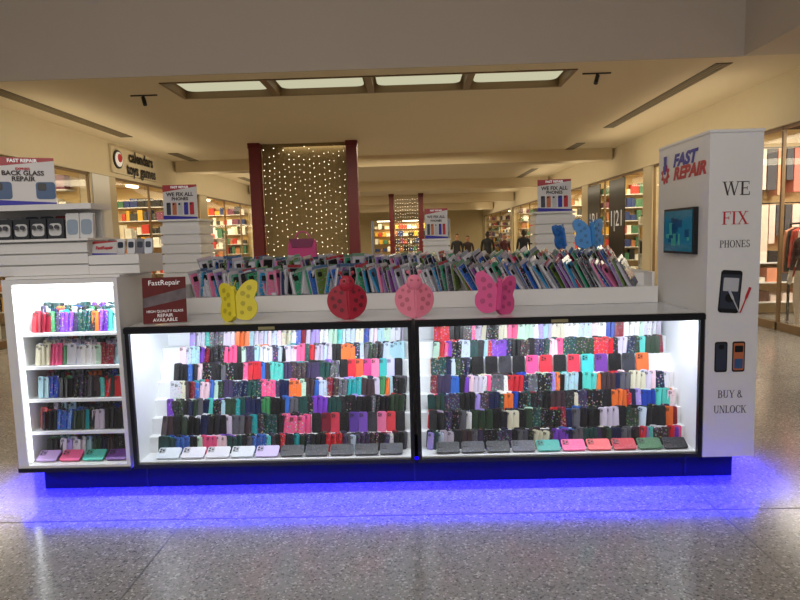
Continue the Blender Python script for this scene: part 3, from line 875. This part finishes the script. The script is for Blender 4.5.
# ---------------------------------------------------- people
SKIN = pmat('skin', lin(170, 125, 100), .5); HAIR = pmat('hair', lin(35, 25, 22), .6); SHOE = pmat('shoe', lin(40, 38, 40), .5)
def person(name, x, y, yaw, topc, pantc, hgt=1.72, stride=.12):
    V = []; E = []; Rr = []
    def add(p, r_, par=None):
        V.append(p); Rr.append(r_)
        if par is not None: E.append((par, len(V)-1))
        return len(V)-1
    pel = add((0, 0, .95), (.15, .11)); bel = add((0, 0, 1.08), (.135, .10), pel); ch = add((0, -.005, 1.28), (.16, .115), bel)
    nk0 = add((0, 0, 1.43), (.075, .07), ch); nk = add((0, -.01, 1.50), (.05, .052), nk0)
    hd = add((0, -.02, 1.585), (.072, .088), nk); hd2 = add((0, -.012, 1.66), (.076, .09), hd); add((0, -.005, 1.715), (.045, .055), hd2)
    add((0, -.115, 1.60), (.014, .014), hd)
    for s in (1, -1):
        add((s*.085, 0, 1.61), (.014, .02), hd)
        sh = add((s*.175, 0, 1.39), (.06, .06), ch); el = add((s*.225, .03*s*stride*4, 1.12), (.043, .043), sh)
        wr = add((s*.235, -.06-.3*s*stride, .90), (.027, .03), el); pm = add((s*.235, -.07-.3*s*stride, .83), (.02, .038), wr)
        for k, (dy, ln) in enumerate(((-.03, .07), (-.01, .085), (.01, .08), (.03, .06))):
            f1 = add((s*.235, -.07-.3*s*stride+dy, .79), (.009, .009), pm); add((s*.225, -.075-.3*s*stride+dy, .79-ln), (.008, .008), f1)
        t1 = add((s*.22, -.115-.3*s*stride, .82), (.010, .010), pm); add((s*.215, -.13-.3*s*stride, .78), (.009, .009), t1)
        hp = add((s*.095, 0, .88), (.098, .1), pel); kn = add((s*.1, -.03+s*stride, .49), (.062, .065), hp)
        an = add((s*.1, .03+s*stride*1.8, .09), (.042, .045), kn); add((s*.105, -.10+s*stride*1.8, .035), (.04, .03), an)
    me = bpy.data.meshes.new(name+'_src'); me.from_pydata(V, E, [])
    o = bpy.data.objects.new(name+'_src', me); sc.collection.objects.link(o)
    md = o.modifiers.new('s', 'SKIN'); md.use_smooth_shade = True
    sv = me.skin_vertices[0].data
    for i, r_ in enumerate(Rr): sv[i].radius = r_; sv[i].use_root = (i == 0)
    ss = o.modifiers.new('u', 'SUBSURF'); ss.levels = 1; ss.render_levels = 1
    dg = bpy.context.evaluated_depsgraph_get(); m2 = bpy.data.meshes.new_from_object(o.evaluated_get(dg))
    bpy.data.objects.remove(o)
    mats = [pmat('jacket', lin(*topc), .8), pmat('trousers', lin(*pantc), .8), SKIN, HAIR, SHOE]
    m2.materials.clear()
    for m_ in mats: m2.materials.append(m_)
    for f in m2.polygons:
        c = f.center; k = 0
        if c.z < .08: k = 4
        elif abs(c.x) > .19 and c.z < .91: k = 2
        elif c.z < .93: k = 1
        elif c.z > 1.47: k = 3 if (c.z > 1.66 or c.y > .03) else 2
        f.material_index = k; f.use_smooth = True
    p_ = bpy.data.objects.new(name, m2); sc.collection.objects.link(p_)
    s_ = hgt/1.74
    p_.matrix_world = Matrix.Translation((x, y, 0)) @ Matrix.Rotation(math.radians(yaw), 4, 'Z') @ Matrix.Scale(s_, 4)
    zmin = min(v.co.z for v in m2.vertices)*s_
    p_.location.z -= zmin
    return p_
for (x, y, yw, tc_, pc, h_) in ((1.75, 23, 10, (40,38,45), (30,30,40), 1.70), (2.2, 23.4, -15, (60,45,45), (35,35,45), 1.62),
        (2.85, 22.5, 170, (35,35,40), (28,28,34), 1.76), (3.4, 22, 20, (80,40,45), (30,30,40), 1.66), (4.0, 21.5, 180, (30,32,42), (36,36,44), 1.78), (4.55, 21.8, 0, (45,45,50), (30,30,36), 1.72)):
    person('walking_person', x, y, yw, tc_, pc, h_)
MANQ = pmat('mannequin_white', lin(225, 218, 205), .4)
o = person('mannequin', 5.82, 8.95, -80, (70, 44, 44), (205, 190, 175), 1.74, .02)
o.data.materials[2] = MANQ; o.data.materials[3] = MANQ; o.data.materials[4] = MANQ

# ------------------------------------------------------------ lights
WARM = (1, .86, .61)
for y, ln, p_ in ((12, 6, 17), (20, 7, 20), (28, 7, 20), (37, 9, 25)):
    area('ceiling_fill_light', (XL+.9, y, 3.0), .5, ln, p_, WARM, rot=(180, -35, 0))  # added upward fill that brightens the ceiling, no fixture behind it
    area('ceiling_fill_light', (XR-.9, y, 3.0), .5, ln, p_, WARM, rot=(180, 35, 0))
for y, p_ in ((10.5, 115), (15, 120), (20.5, 140), (28.5, 160), (37, 160)):
    area('corridor_downlight', (-.4, y, 3.72), 5, 2, p_, WARM, rot=(0, 0, 0))
area('atrium_fill_light', (-1.5, -.5, 6.3), 6, 4, 90, (1, .96, .93), rot=(0, 0, 0))
area('atrium_fill_light', (-1.5, -3.5, 5.2), 7, 2.5, 215, (1, .93, .86), rot=(82, 0, 0))  # added frontal fill behind the camera, lifts the bulkhead face
w = bpy.data.worlds.new('world'); sc.world = w; w.use_nodes = True
w.node_tree.nodes['Background'].inputs[0].default_value = (1, .95, .91, 1)
w.node_tree.nodes['Background'].inputs[1].default_value = .13
